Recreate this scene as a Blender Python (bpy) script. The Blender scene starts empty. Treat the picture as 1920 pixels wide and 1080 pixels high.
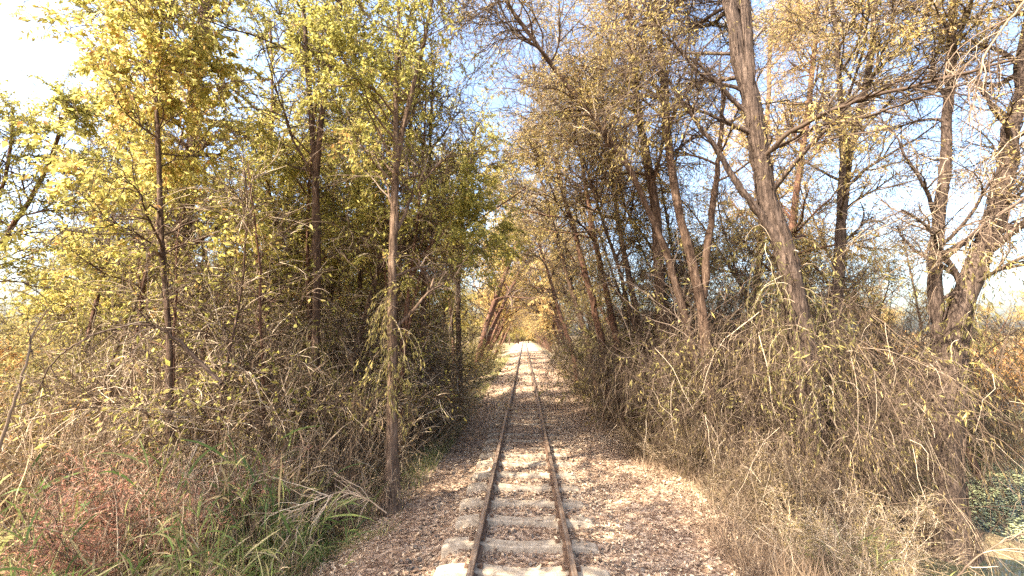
import bpy, math
import numpy as np
from mathutils import Vector

S = bpy.context.scene
COL = S.collection

# ------------------------------------------------------------------ camera
W_PX, H_PX, F_PX = 1920.0, 1080.0, 830.0
CAM = np.array([0.03, 0.0, 2.57])
YAW = math.atan(23 / F_PX)            # turned a little to the left of the track
PITCH = math.atan(89 / F_PX)
cam_d = bpy.data.cameras.new('camera')
cam_d.sensor_width = 36.0
cam_d.lens = 36.0 * F_PX / W_PX
cam_d.clip_start = 0.05
cam_d.clip_end = 6000
cam = bpy.data.objects.new('camera', cam_d)
COL.objects.link(cam)
cam.location = CAM
cam.rotation_euler = (math.pi / 2 + PITCH, 0, YAW)
S.camera = cam
bpy.context.view_layer.update()
CM = np.array(cam.matrix_world.to_3x3())

# ------------------------------------------------------------------ sky, sun, exposure
SUN = np.array([-0.80, -0.60, 1.15]); SUN /= np.linalg.norm(SUN)
world = bpy.data.worlds.new('World')
S.world = world
world.use_nodes = True
nt = world.node_tree
sky = nt.nodes.new('ShaderNodeTexSky')
sky.sky_type = 'NISHITA'
sky.sun_disc = False
sky.sun_elevation = math.asin(SUN[2])
sky.sun_rotation = math.atan2(SUN[0], SUN[1])
sky.air_density = 1.0
sky.dust_density = 4.0
sky.ozone_density = 1.0
bg = nt.nodes['Background']
bg.inputs['Strength'].default_value = 0.14
nt.links.new(sky.outputs[0], bg.inputs['Color'])
sun_d = bpy.data.lights.new('sun', 'SUN')
sun_d.energy = 5.0
sun_d.angle = math.radians(0.5)
sun_d.color = (1.0, 0.89, 0.72)
sun = bpy.data.objects.new('sun', sun_d)
COL.objects.link(sun)
sun.rotation_euler = Vector(SUN).to_track_quat('Z', 'Y').to_euler()
S.view_settings.view_transform = 'Standard'
S.view_settings.look = 'None'
S.view_settings.exposure = 2.3
S.view_settings.gamma = 1.0
S.view_settings.use_curve_mapping = False
S.render.engine = 'CYCLES'
S.cycles.max_bounces = 6
S.cycles.diffuse_bounces = 4
S.cycles.glossy_bounces = 2
S.cycles.transmission_bounces = 4
S.cycles.use_denoising = False
S.cycles.sample_clamp_indirect = 6.0

# ------------------------------------------------------------------ helpers
def ray(u, v):
    d = np.array([(u - W_PX / 2) / F_PX, -(v - H_PX / 2) / F_PX, -1.0])
    return CM @ d

def at(u, v, Y):
    d = ray(u, v)
    return CAM + d * ((Y - CAM[1]) / d[1])

def sstep(a, b, x):
    t = np.clip((x - a) / (b - a), 0, 1)
    return t * t * (3 - 2 * t)

WATER_Z = -1.22
def gz(x, y):
    x = np.asarray(x, float); y = np.asarray(y, float)
    z = -0.05 + 0 * x
    z = z - 0.15 * sstep(-0.70, -1.25, x) - 0.55 * sstep(-1.6, -4.2, x)
    wig = 0.5 * np.sin(y * 0.31 + 1.0) + 0.3 * np.sin(y * 0.83)
    z = z - 1.75 * sstep(2.5, 7.5, x + 0.4 * wig) * (1 - sstep(55, 75, y))
    z = z - 0.8 * sstep(2.8, 6.0, x) * sstep(55, 75, y)
    z = z + 1.5 * sstep(24, 34, x + 2 * wig) * (1 - sstep(55, 75, y))
    z = z + 0.75 * np.exp(-((x - 8.0) ** 2 + (y - 8.9) ** 2) / 2.6)
    off = sstep(1.5, 3.2, np.abs(x))
    z = z + off * (0.10 * np.sin(x * 1.7 + y * 0.6) + 0.08 * np.sin(y * 1.3 - x * 0.9) + 0.05 * np.sin(x * 3.1 + y * 2.7))
    z = z + 0.015 * np.sin(x * 5.3 + 2.0 * np.sin(y * 1.9)) * np.sin(y * 3.7 + x)
    return z

class MB:
    """collects quads of several materials, then makes one mesh object"""
    def __init__(s):
        s.v, s.f, s.m, s.t, s.sm = [], [], [], [], []
        s.n = 0
    def add(s, verts, quads, mat=0, tone=0.5, smooth=True):
        verts = np.asarray(verts, np.float32).reshape(-1, 3)
        quads = np.asarray(quads, np.int32).reshape(-1, 4)
        s.v.append(verts); s.f.append(quads + s.n)
        s.n += len(verts)
        k = len(quads)
        s.m.append(np.full(k, mat, np.int32))
        s.t.append(np.broadcast_to(np.asarray(tone, np.float32), (k,)).copy())
        s.sm.append(np.full(k, smooth, bool))
    def mesh(s, name, mats, origin=(0, 0, 0)):
        v = np.concatenate(s.v) - np.asarray(origin, np.float32)
        f = np.concatenate(s.f); k = len(f)
        me = bpy.data.meshes.new(name)
        me.vertices.add(len(v)); me.vertices.foreach_set('co', v.astype(np.float32).ravel())
        me.loops.add(4 * k); me.loops.foreach_set('vertex_index', f.ravel())
        me.polygons.add(k)
        me.polygons.foreach_set('loop_start', np.arange(0, 4 * k, 4, dtype=np.int32))
        me.polygons.foreach_set('material_index', np.concatenate(s.m))
        me.polygons.foreach_set('use_smooth', np.concatenate(s.sm))
        a = me.attributes.new('tone', 'FLOAT', 'FACE')
        a.data.foreach_set('value', np.concatenate(s.t))
        for m in mats: me.materials.append(m)
        me.update(calc_edges=True)
        return me
    def build(s, name, mats, parent=None, origin=(0, 0, 0)):
        o = bpy.data.objects.new(name, s.mesh(name, mats, origin))
        COL.objects.link(o)
        if parent is not None: o.parent = parent
        else: o.location = origin
        return o

def tag(o, label=None, cat=None, group=None, kind=None):
    if label: o['label'] = label
    if cat: o['category'] = cat
    if group: o['group'] = group
    if kind: o['kind'] = kind
    return o

def thing(name, label, cat, loc, group=None):
    o = bpy.data.objects.new(name, None)
    COL.objects.link(o)
    o.location = loc
    o.empty_display_size = 0.2
    return tag(o, label, cat, group)

def dup(root, loc, rotz=0.0, scale=1.0, label=None, group=None, tilt=(0, 0)):
    r = root.copy(); COL.objects.link(r)
    r.location = loc; r.rotation_euler = (tilt[0], tilt[1], rotz)
    r.scale = (scale, scale, scale) if np.isscalar(scale) else scale
    if label: r['label'] = label
    if group: r['group'] = group
    for ch in root.children:
        c = ch.copy(); COL.objects.link(c); c.parent = r
        for g in ch.children:
            d = g.copy(); COL.objects.link(d); d.parent = c
    return r

def nrm(a):
    return a / np.maximum(np.linalg.norm(a, axis=-1, keepdims=True), 1e-9)

def walk(p0, d0, L, K, wob, grav, rng):
    p = np.array(p0, float); d = nrm(np.array(d0, float)); L = np.asarray(L, float)
    st = (L / (K - 1))[:, None]
    out = [p.copy()]
    g = np.zeros_like(d); g[:, 2] = -1
    grav = np.broadcast_to(np.asarray(grav, float), (len(p),))[:, None]
    for k in range(K - 1):
        d = nrm(d + rng.normal(0, wob, d.shape) + g * grav)
        p = p + d * st
        out.append(p.copy())
    return np.stack(out, 1)

def tubes(mb, P, R, sides, mat=0, tone=None, rng=None, rough=0.0):
    N, K, _ = P.shape
    T = np.empty_like(P)
    T[:, 1:-1] = P[:, 2:] - P[:, :-2]; T[:, 0] = P[:, 1] - P[:, 0]; T[:, -1] = P[:, -1] - P[:, -2]
    T = nrm(T)
    mean = nrm(P[:, -1] - P[:, 0])
    ax = np.zeros((N, 3)); ax[np.arange(N), np.argmin(np.abs(mean), axis=1)] = 1
    U = nrm(np.cross(T, ax[:, None, :])); V = np.cross(T, U)
    a = np.arange(sides) * 2 * math.pi / sides
    RR = R[:, :, None] * np.ones(sides)
    if rough: RR = RR * (1 + rng.normal(0, rough, RR.shape))
    X = P[:, :, None, :] + RR[..., None] * (U[:, :, None, :] * np.cos(a)[None, None, :, None] + V[:, :, None, :] * np.sin(a)[None, None, :, None])
    idx = np.arange(N * K * sides).reshape(N, K, sides)
    j = (np.arange(sides) + 1) % sides
    q = np.stack([idx[:, :-1, :], idx[:, :-1, j], idx[:, 1:, j], idx[:, 1:, :]], -1)
    if tone is None: tone = 0.5
    tone = np.broadcast_to(np.asarray(tone, float), (N,))
    mb.add(X, q, mat, np.repeat(tone, (K - 1) * sides))

def ribbons(mb, P, Wd, mat, tone, rng):
    """flat blades along polylines"""
    N, K, _ = P.shape
    T = nrm(np.gradient(P, axis=1))
    side = rng.normal(0, 1, (N, 3)); side[:, 2] *= 0.3
    U = nrm(np.cross(T, side[:, None, :]))
    X = np.stack([P - U * Wd[..., None] / 2, P + U * Wd[..., None] / 2], 2)
    idx = np.arange(N * K * 2).reshape(N, K, 2)
    q = np.stack([idx[:, :-1, 0], idx[:, :-1, 1], idx[:, 1:, 1], idx[:, 1:, 0]], -1)
    mb.add(X, q, mat, np.repeat(np.broadcast_to(tone, (N,)), K - 1))

def sample(P, R, n, t0, t1, rng, weight=None, power=1.0):
    N, K, _ = P.shape
    if weight is None:
        weight = np.linalg.norm(P[:, -1] - P[:, 0], axis=1)
    i = rng.choice(N, n, p=weight / weight.sum())
    t = t0 + (t1 - t0) * rng.random(n) ** power
    x = t * (K - 1); k = np.minimum(x.astype(int), K - 2); fr = (x - k)[:, None]
    pos = P[i, k] * (1 - fr) + P[i, k + 1] * fr
    tan = nrm(P[i, k + 1] - P[i, k])
    r = R[i, k] * (1 - fr[:, 0]) + R[i, k + 1] * fr[:, 0]
    return pos, tan, r, t, i

def side_dirs(tan, ang0, ang1, rng, bias=None):
    n = len(tan)
    r = rng.normal(0, 1, (n, 3))
    if bias is not None: r = r + np.asarray(bias)
    r = nrm(r - tan * (r * tan).sum(1, keepdims=True))
    a = rng.uniform(ang0, ang1, n)[:, None]
    return nrm(tan * np.cos(a) + r * np.sin(a))

def leaves(mb, pos, d, size, width, mat, tone, rng, curl=0.25, six=False):
    """leaf blades: pointed ovals along d"""
    n = len(pos)
    d = nrm(d)
    s = nrm(np.cross(d, rng.normal(0, 1, (n, 3))))
    nn = np.cross(d, s)
    L = np.asarray(size)[:, None]; Wd = np.asarray(width)[:, None]
    c = (rng.normal(0, curl, n))[:, None] * L
    if six:
        a = pos; b = pos + d * L * 0.35; e = pos + d * L * 0.72 + nn * c * 0.4; tip = pos + d * L + nn * c
        up = nn * Wd * 0.22
        X = np.stack([a, b + s * Wd * .5 + up, b - s * Wd * .5 + up, e + s * Wd * .36 + up, e - s * Wd * .36 + up, tip, b, e], 1)
        idx = np.arange(n)[:, None] * 8
        q = np.concatenate([idx + [0, 6, 1, 1], idx + [0, 2, 2, 6], idx + [6, 7, 3, 1], idx + [2, 4, 7, 6], idx + [7, 5, 5, 3], idx + [4, 5, 5, 7]], 0)
        # degenerate quads are avoided: rebuild as four proper quads
        q = np.concatenate([idx + [0, 6, 7, 1], idx + [1, 7, 5, 3], idx + [0, 2, 7, 6], idx + [2, 4, 5, 7]], 0)
        mb.add(X, q, mat, np.tile(tone, 4), smooth=False)
    else:
        X = np.stack([pos, pos + d * L * .45 + s * Wd * .5, pos + d * L + nn * c, pos + d * L * .45 - s * Wd * .5], 1)
        q = np.arange(4 * n).reshape(n, 4)
        mb.add(X, q, mat, tone, smooth=False)

# ------------------------------------------------------------------ materials
def mat_new(name):
    m = bpy.data.materials.new(name); m.use_nodes = True
    n = m.node_tree.nodes; n.clear()
    out = n.new('ShaderNodeOutputMaterial')
    return m, n, m.node_tree.links, out

def ramp(n, stops):
    r = n.new('ShaderNodeValToRGB')
    e = r.color_ramp.elements
    while len(e) < len(stops): e.new(0.5)
    for i, (p, c) in enumerate(stops):
        e[i].position = p; e[i].color = (*c, 1)
    return r

def tone_mat(name, stops, trans=0.0, rough=0.6, spec=0.25, vary=.2):
    """colour from the per-piece tone; thin leaves let light through"""
    m, n, l, out = mat_new(name)
    a = n.new('ShaderNodeAttribute'); a.attribute_name = 'tone'
    oi = n.new('ShaderNodeObjectInfo')
    mm = n.new('ShaderNodeMath'); mm.operation = 'MULTIPLY_ADD'
    l.new(oi.outputs['Random'], mm.inputs[0]); mm.inputs[1].default_value = vary
    ad = n.new('ShaderNodeMath'); ad.operation = 'SUBTRACT'; ad.inputs[1].default_value = vary / 2
    l.new(a.outputs['Fac'], ad.inputs[0]); l.new(ad.outputs[0], mm.inputs[2])
    r = ramp(n, stops); l.new(mm.outputs[0], r.inputs[0])
    b = n.new('ShaderNodeBsdfPrincipled')
    b.inputs['Roughness'].default_value = rough
    b.inputs['Specular IOR Level'].default_value = spec
    l.new(r.outputs[0], b.inputs['Base Color'])
    if trans:
        t = n.new('ShaderNodeBsdfTranslucent'); l.new(r.outputs[0], t.inputs['Color'])
        mx = n.new('ShaderNodeMixShader'); mx.inputs[0].default_value = trans
        l.new(b.outputs[0], mx.inputs[1]); l.new(t.outputs[0], mx.inputs[2])
        l.new(mx.outputs[0], out.inputs[0])
    else:
        l.new(b.outputs[0], out.inputs[0])
    return m

def bark_mat(name, c1, c2, c3, scale=1.0):
    m, n, l, out = mat_new(name)
    tc = n.new('ShaderNodeTexCoord'); mp = n.new('ShaderNodeMapping')
    mp.inputs['Scale'].default_value = (26 * scale, 26 * scale, 4 * scale)
    l.new(tc.outputs['Object'], mp.inputs[0])
    no = n.new('ShaderNodeTexNoise'); no.inputs['Scale'].default_value = 1.0; no.inputs['Detail'].default_value = 6; no.inputs['Roughness'].default_value = .7
    l.new(mp.outputs[0], no.inputs['Vector'])
    r = ramp(n, [(.3, c1), (.52, c2), (.72, c3)]); l.new(no.outputs['Fac'], r.inputs[0])
    b = n.new('ShaderNodeBsdfPrincipled'); b.inputs['Roughness'].default_value = .85; b.inputs['Specular IOR Level'].default_value = .15
    l.new(r.outputs[0], b.inputs['Base Color'])
    bu = n.new('ShaderNodeBump'); bu.inputs['Strength'].default_value = .9; bu.inputs['Distance'].default_value = .03
    l.new(no.outputs['Fac'], bu.inputs['Height']); l.new(bu.outputs[0], b.inputs['Normal'])
    l.new(b.outputs[0], out.inputs[0])
    return m

M = {}
M['leaf_green'] = tone_mat('yellow_green_leaf', [(.0, (.18, .17, .05)), (.3, (.30, .285, .075)), (.6, (.47, .415, .11)), (.88, (.66, .54, .20)), (1, (.44, .25, .09))], .64)
M['leaf_gold'] = tone_mat('golden_leaf', [(.0, (.17, .14, .035)), (.3, (.42, .33, .10)), (.7, (.70, .55, .22)), (1, (.60, .38, .17))], .58)
M['leaf_orange'] = tone_mat('orange_leaf', [(.0, (.22, .15, .04)), (.5, (.50, .26, .07)), (1, (.62, .36, .14))], .4)
M['twig'] = tone_mat('dry_twig', [(.0, (.035, .023, .016)), (.35, (.075, .050, .034)), (.62, (.17, .12, .082)), (.82, (.33, .25, .175)), (1, (.54, .44, .32))], 0, .8, .15, .38)
M['twig_tan'] = tone_mat('tan_twig', [(.0, (.07, .046, .030)), (.4, (.19, .13, .085)), (.72, (.36, .27, .18)), (1, (.58, .48, .35))], 0, .8, .15, .3)
M['twig_dark'] = tone_mat('dark_twig', [(.0, (.045, .030, .022)), (.5, (.10, .068, .05)), (1, (.2, .15, .115))], 0, .8, .15)
M['brown_leaf'] = tone_mat('withered_leaf', [(.0, (.06, .045, .022)), (.45, (.13, .095, .045)), (.75, (.33, .24, .08)), (1, (.56, .44, .20))], .3, vary=.4)
M['olive_leaf'] = tone_mat('olive_leaf', [(.0, (.14, .125, .05)), (.5, (.27, .23, .085)), (.8, (.44, .36, .12)), (1, (.55, .41, .15))], .5)
M['straw'] = tone_mat('straw', [(.0, (.09, .058, .038)), (.5, (.235, .158, .10)), (1, (.50, .38, .25))], .25)
M['reed'] = tone_mat('reed_blade', [(.0, (.05, .085, .025)), (.4, (.13, .19, .05)), (.65, (.27, .30, .09)), (.8, (.45, .38, .18)), (1, (.55, .42, .24))], .35)
M['pink'] = tone_mat('rusty_pink_spray', [(.0, (.17, .08, .05)), (.5, (.36, .16, .105)), (1, (.52, .26, .17))], .3, vary=.4)
M['litter'] = tone_mat('fallen_leaf', [(.0, (.15, .092, .062)), (.3, (.26, .17, .115)), (.65, (.46, .34, .225)), (1, (.69, .55, .39))], .12)
M['stone'] = tone_mat('ballast_stone', [(.0, (.07, .055, .045)), (1, (.22, .18, .145))], 0, .8)
M['weed'] = tone_mat('duckweed', [(.0, (.28, .32, .13)), (1, (.58, .58, .30))], 0)
M['bark'] = bark_mat('brown_bark', (.025, .015, .010), (.085, .053, .036), (.22, .15, .105))
M['bark_pale'] = bark_mat('sunny_shaggy_bark', (.035, .021, .014), (.14, .092, .062), (.34, .245, .17))
M['bark_grey'] = bark_mat('furrowed_bark', (.018, .012, .009), (.075, .052, .040), (.20, .145, .11))
M['bark_red'] = bark_mat('reddish_bark', (.03, .015, .01), (.115, .06, .040), (.25, .145, .095))

def concrete_mat():
    m, n, l, out = mat_new('weathered_concrete')
    tc = n.new('ShaderNodeTexCoord')
    no = n.new('ShaderNodeTexNoise'); no.inputs['Scale'].default_value = 9; no.inputs['Detail'].default_value = 8; no.inputs['Roughness'].default_value = .7
    l.new(tc.outputs['Object'], no.inputs['Vector'])
    n2 = n.new('ShaderNodeTexNoise'); n2.inputs['Scale'].default_value = 90; n2.inputs['Detail'].default_value = 3
    l.new(tc.outputs['Object'], n2.inputs['Vector'])
    r = ramp(n, [(.3, (.15, .115, .085)), (.48, (.30, .24, .175)), (.7, (.41, .345, .265))]); l.new(no.outputs['Fac'], r.inputs[0])
    b = n.new('ShaderNodeBsdfPrincipled'); b.inputs['Roughness'].default_value = .9; b.inputs['Specular IOR Level'].default_value = .2
    l.new(r.outputs[0], b.inputs['Base Color'])
    bu = n.new('ShaderNodeBump'); bu.inputs['Strength'].default_value = .5; bu.inputs['Distance'].default_value = .004
    l.new(n2.outputs['Fac'], bu.inputs['Height']); l.new(bu.outputs[0], b.inputs['Normal'])
    l.new(b.outputs[0], out.inputs[0]); return m
M['concrete'] = concrete_mat()

def rail_mat():
    m, n, l, out = mat_new('rusty_steel')
    tc = n.new('ShaderNodeTexCoord'); mp = n.new('ShaderNodeMapping'); mp.inputs['Scale'].default_value = (30, 6, 30)
    l.new(tc.outputs['Object'], mp.inputs[0])
    no = n.new('ShaderNodeTexNoise'); no.inputs['Scale'].default_value = 1; no.inputs['Detail'].default_value = 7
    l.new(mp.outputs[0], no.inputs['Vector'])
    r = ramp(n, [(.3, (.075, .042, .028)), (.55, (.14, .085, .056)), (.75, (.23, .15, .10))]); l.new(no.outputs['Fac'], r.inputs[0])
    b = n.new('ShaderNodeBsdfPrincipled'); b.inputs['Roughness'].default_value = .55; b.inputs['Metallic'].default_value = .25
    l.new(r.outputs[0], b.inputs['Base Color'])
    l.new(b.outputs[0], out.inputs[0]); return m
M['rail'] = rail_mat()

def head_mat():
    m, n, l, out = mat_new('worn_running_steel')
    tc = n.new('ShaderNodeTexCoord'); mp = n.new('ShaderNodeMapping'); mp.inputs['Scale'].default_value = (40, 2, 40)
    l.new(tc.outputs['Object'], mp.inputs[0])
    no = n.new('ShaderNodeTexNoise'); no.inputs['Scale'].default_value = 1; no.inputs['Detail'].default_value = 5
    l.new(mp.outputs[0], no.inputs['Vector'])
    r = ramp(n, [(.35, (.19, .12, .08)), (.65, (.37, .28, .21))]); l.new(no.outputs['Fac'], r.inputs[0])
    b = n.new('ShaderNodeBsdfPrincipled'); b.inputs['Roughness'].default_value = .42; b.inputs['Metallic'].default_value = .6
    l.new(r.outputs[0], b.inputs['Base Color'])
    l.new(b.outputs[0], out.inputs[0]); return m
M['railhead'] = head_mat()

def ground_mat():
    m, n, l, out = mat_new('leafy_soil')
    tc = n.new('ShaderNodeTexCoord')
    vo = n.new('ShaderNodeTexVoronoi'); vo.inputs['Scale'].default_value = 17; vo.inputs['Randomness'].default_value = 1
    no = n.new('ShaderNodeTexNoise'); no.inputs['Scale'].default_value = 6; no.inputs['Detail'].default_value = 8; no.inputs['Roughness'].default_value = .75
    dm = n.new('ShaderNodeMixRGB'); dm.blend_type = 'ADD'; dm.inputs[0].default_value = .12
    l.new(tc.outputs['Object'], no.inputs['Vector'])
    l.new(tc.outputs['Object'], dm.inputs[1]); l.new(no.outputs['Color'], dm.inputs[2])
    l.new(dm.outputs[0], vo.inputs['Vector'])
    r = ramp(n, [(0, (.17, .108, .072)), (.35, (.27, .18, .122)), (.7, (.40, .285, .20)), (1, (.54, .41, .30))])
    sp = n.new('ShaderNodeSeparateColor'); l.new(vo.outputs['Color'], sp.inputs[0]); l.new(sp.outputs[0], r.inputs[0])
    # soil away from the track is darker earth
    sx = n.new('ShaderNodeSeparateXYZ'); l.new(tc.outputs['Object'], sx.inputs[0])
    ab = n.new('ShaderNodeMath'); ab.operation = 'ABSOLUTE'; l.new(sx.outputs[0], ab.inputs[0])
    ad = n.new('ShaderNodeMath'); ad.operation = 'ADD'; l.new(ab.outputs[0], ad.inputs[0]); l.new(no.outputs['Fac'], ad.inputs[1])
    mr = n.new('ShaderNodeMapRange'); mr.inputs[1].default_value = 2.8; mr.inputs[2].default_value = 4.2; l.new(ad.outputs[0], mr.inputs[0])
    r2 = ramp(n, [(.3, (.10, .075, .045)), (.6, (.24, .18, .10)), (.8, (.36, .28, .15))]); l.new(no.outputs['Fac'], r2.inputs[0])
    mx = n.new('ShaderNodeMixRGB'); l.new(mr.outputs[0], mx.inputs[0]); l.new(r.outputs[0], mx.inputs[1]); l.new(r2.outputs[0], mx.inputs[2])
    b = n.new('ShaderNodeBsdfPrincipled'); b.inputs['Roughness'].default_value = .9; b.inputs['Specular IOR Level'].default_value = .1
    l.new(mx.outputs[0], b.inputs['Base Color'])
    bu = n.new('ShaderNodeBump'); bu.inputs['Strength'].default_value = 1; bu.inputs['Distance'].default_value = .03
    l.new(vo.outputs['Distance'], bu.inputs['Height']); l.new(bu.outputs[0], b.inputs['Normal'])
    l.new(b.outputs[0], out.inputs[0]); return m
M['ground'] = ground_mat()

def water_mat():
    m, n, l, out = mat_new('pond_water')
    tc = n.new('ShaderNodeTexCoord')
    no = n.new('ShaderNodeTexNoise'); no.inputs['Scale'].default_value = 3; no.inputs['Detail'].default_value = 3
    l.new(tc.outputs['Object'], no.inputs['Vector'])
    b = n.new('ShaderNodeBsdfPrincipled'); b.inputs['Roughness'].default_value = .04
    b.inputs['Base Color'].default_value = (.035, .04, .025, 1)
    b.inputs['IOR'].default_value = 1.33; b.inputs['Specular IOR Level'].default_value = .8
    bu = n.new('ShaderNodeBump'); bu.inputs['Strength'].default_value = .06; bu.inputs['Distance'].default_value = .02
    l.new(no.outputs['Fac'], bu.inputs['Height']); l.new(bu.outputs[0], b.inputs['Normal'])
    l.new(b.outputs[0], out.inputs[0]); return m
M['water'] = water_mat()

# ------------------------------------------------------------------ the setting
def axis(near, far, step, growth):
    a = list(np.arange(near[0], near[1] + 1e-6, step))
    d = step
    while a[-1] < far[1]: d *= growth; a.append(a[-1] + d)
    d = step
    while a[0] > far[0]: d *= growth; a.insert(0, a[0] - d)
    return np.array(a)
gx = axis((-6, 12), (-2500, 2500), .18, 1.12)
gy = axis((1, 26), (-300, 4000), .25, 1.06)
X, Y = np.meshgrid(gx, gy)
mb = MB()
idx = np.arange(X.size).reshape(X.shape)
mb.add(np.stack([X, Y, gz(X, Y)], -1), np.stack([idx[:-1, :-1], idx[:-1, 1:], idx[1:, 1:], idx[1:, :-1]], -1))
tag(mb.build('ground', [M['ground']]), kind='structure')
mb = MB()
mb.add([(3, -30, WATER_Z), (60, -30, WATER_Z), (60, 80, WATER_Z), (3, 80, WATER_Z)], [[0, 1, 2, 3]])
tag(mb.build('water', [M['water']]), kind='structure')

# ------------------------------------------------------------------ track
GAUGE = 1.0; RAIL_TOP = 0.15; RX = GAUGE / 2 + 0.035
def box(b, c, s, mat=0):
    c = np.array(c); s = np.array(s) / 2
    v = np.array([(x, y, z) for z in (-1, 1) for y in (-1, 1) for x in (-1, 1)]) * s + c
    b.add(v, [[0, 2, 3, 1], [4, 5, 7, 6], [0, 1, 5, 4], [2, 6, 7, 3], [0, 4, 6, 2], [1, 3, 7, 5]], mat, smooth=False)
def rail(x0, label):
    prof = [(-.060, .012), (-.060, .022), (-.013, .036), (-.009, .095), (-.032, .108), (-.034, .140), (-.028, .150), (.028, .150), (.034, .140), (.032, .108), (.009, .095), (.013, .036), (.060, .022), (.060, .012)]
    prof = np.array(prof); k = len(prof)
    ys = np.concatenate([np.arange(-4, 40, 1.0), np.arange(40, 230, 5.0)])
    rng = np.random.default_rng(int(abs(x0) * 1000) + (5 if x0 > 0 else 0))
    wx = np.cumsum(rng.normal(0, .0012, len(ys))) * (1 / (1 + ys.clip(0) * .01))
    V = np.stack([np.broadcast_to(x0 + prof[:, 0], (len(ys), k)) + wx[:, None], np.broadcast_to(ys[:, None], (len(ys), k)), np.broadcast_to(prof[:, 1], (len(ys), k))], -1)
    idx = np.arange(len(ys) * k).reshape(len(ys), k); j = (np.arange(k) + 1) % k
    q = np.stack([idx[:-1], idx[1:], idx[1:][:, j], idx[:-1][:, j]], -1)
    t = thing('steel_rail', label, 'rail', (x0, 0, 0), 'rails of the narrow track')
    b = MB(); b.add(V, q.reshape(-1, 4)[np.tile(np.arange(k) != 6, len(ys) - 1)], smooth=False)
    b.build('rail_body', [M['rail']], t, (x0, 0, 0))
    b = MB(); b.add(V, q[:, 6], smooth=False)
    b.build('running_surface', [M['railhead']], t, (x0, 0, 0))
    for yj in (6.35, 18.5):
        yj += .35 * (x0 > 0)
        for sd in (-1, 1):
            b = MB(); box(b, (x0 + sd * .018, yj, .065), (.014, .42, .05))
            for k in range(4): box(b, (x0 + sd * .032, yj - .15 + .1 * k, .066), (.018, .026, .026))
            b.build('fishplate', [M['rail']], t, (x0, 0, 0))
rail(-RX, 'left rail of the track, rusty brown, its inner side in shadow')
rail(RX, 'right rail of the track, rusty brown, its inner side sunlit')

def sleeper_mesh(rng):
    xs = np.array([-.96, -.93, -.78, -.62, -.45, -.30, -.15, 0, .15, .30, .45, .62, .78, .93, .96])
    zt = np.array([-.045, -.02, .006, .012, .012, .002, -.010, -.014, -.010, .002, .012, .012, .006, -.02, -.045])
    V = []
    for x, z in zip(xs, zt):
        w = .095 - .02 * max(0, 1 - abs(abs(x) - .6) / .5) * 0 - (.012 if abs(x) < .35 else 0)
        n = rng.normal(0, .003, 4)
        V += [(x, -w - .055, -.22), (x, -w - .008 + n[0], z - .012), (x, -w + .01 + n[1], z + n[2] * .6), (x, w - .01, z + n[3] * .6), (x, w + .008, z - .012), (x, w + .055, -.22)]
    k = 6; idx = np.arange(len(V)).reshape(-1, k); j = (np.arange(k) + 1) % k
    q = np.stack([idx[:-1], idx[1:], idx[1:][:, j], idx[:-1][:, j]], -1).reshape(-1, 4)
    caps = [[0, 1, 4, 5], [1, 2, 3, 4]]
    e = len(V) - k
    caps += [[e + 5, e + 4, e + 1, e + 0], [e + 4, e + 3, e + 2, e + 1]]
    b = MB(); b.add(V, np.concatenate([q, np.array(caps)]), smooth=False)
    return b
sl_labels = ['nearest pale concrete sleeper at the bottom edge of the picture, clear of leaves',
             'second concrete sleeper from the bottom, left end standing bare above the ballast',
             'third concrete sleeper from the bottom, rounded left end and bare right end',
             'fourth concrete sleeper from the bottom, pale in a patch of sun',
             'fifth concrete sleeper from the bottom, its middle half covered in leaves',
             'sixth concrete sleeper from the bottom, left end broad and sunlit',
             'seventh concrete sleeper from the bottom, mostly hidden by leaves',
             'eighth concrete sleeper from the bottom, left end dark in shade']
rs = np.random.default_rng(11)
protos = []
for k in range(2):
    t = thing('concrete_sleeper', 'x', 'sleeper', (0, 0, 0), 'concrete sleepers under the rails')
    sleeper_mesh(rs).build('sleeper_block', [M['concrete']], t)
    for s in (-1, 1):
        for e in (-1, 1):
            c = MB()
            box(c, (s * RX + e * .082, 0, .022), (.038, .07, .018)); box(c, (s * RX + e * .066, 0, .034), (.05, .035, .012)); box(c, (s * RX + e * .088, 0, .038), (.022, .022, .022))
            c.build('rail_clip', [M['rail']], t)
    protos.append(t)
y0 = 830 * 2.57 / 416.0
n_sl = 86
for i in range(n_sl):
    y = y0 + .695 * (i - 1) + rs.normal(0, .015)
    lab = sl_labels[i] if i < len(sl_labels) else 'concrete sleeper farther along the track, largely buried in fallen leaves'
    loc = (rs.normal(0, .02), y, rs.normal(-.006, .006) + .022 - .05 * float(sstep(7.5, 13, y)) - (.02 if i > 7 and rs.random() < .4 else 0)); rz = rs.normal(0, .012); ti = (0, rs.normal(0.008, .006))
    if i < 2:
        r = protos[i]; r.location = loc; r.rotation_euler = (0, ti[1], rz); r['label'] = lab
    else:
        dup(protos[i % 2], loc, rz, 1, lab, tilt=ti)

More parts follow.
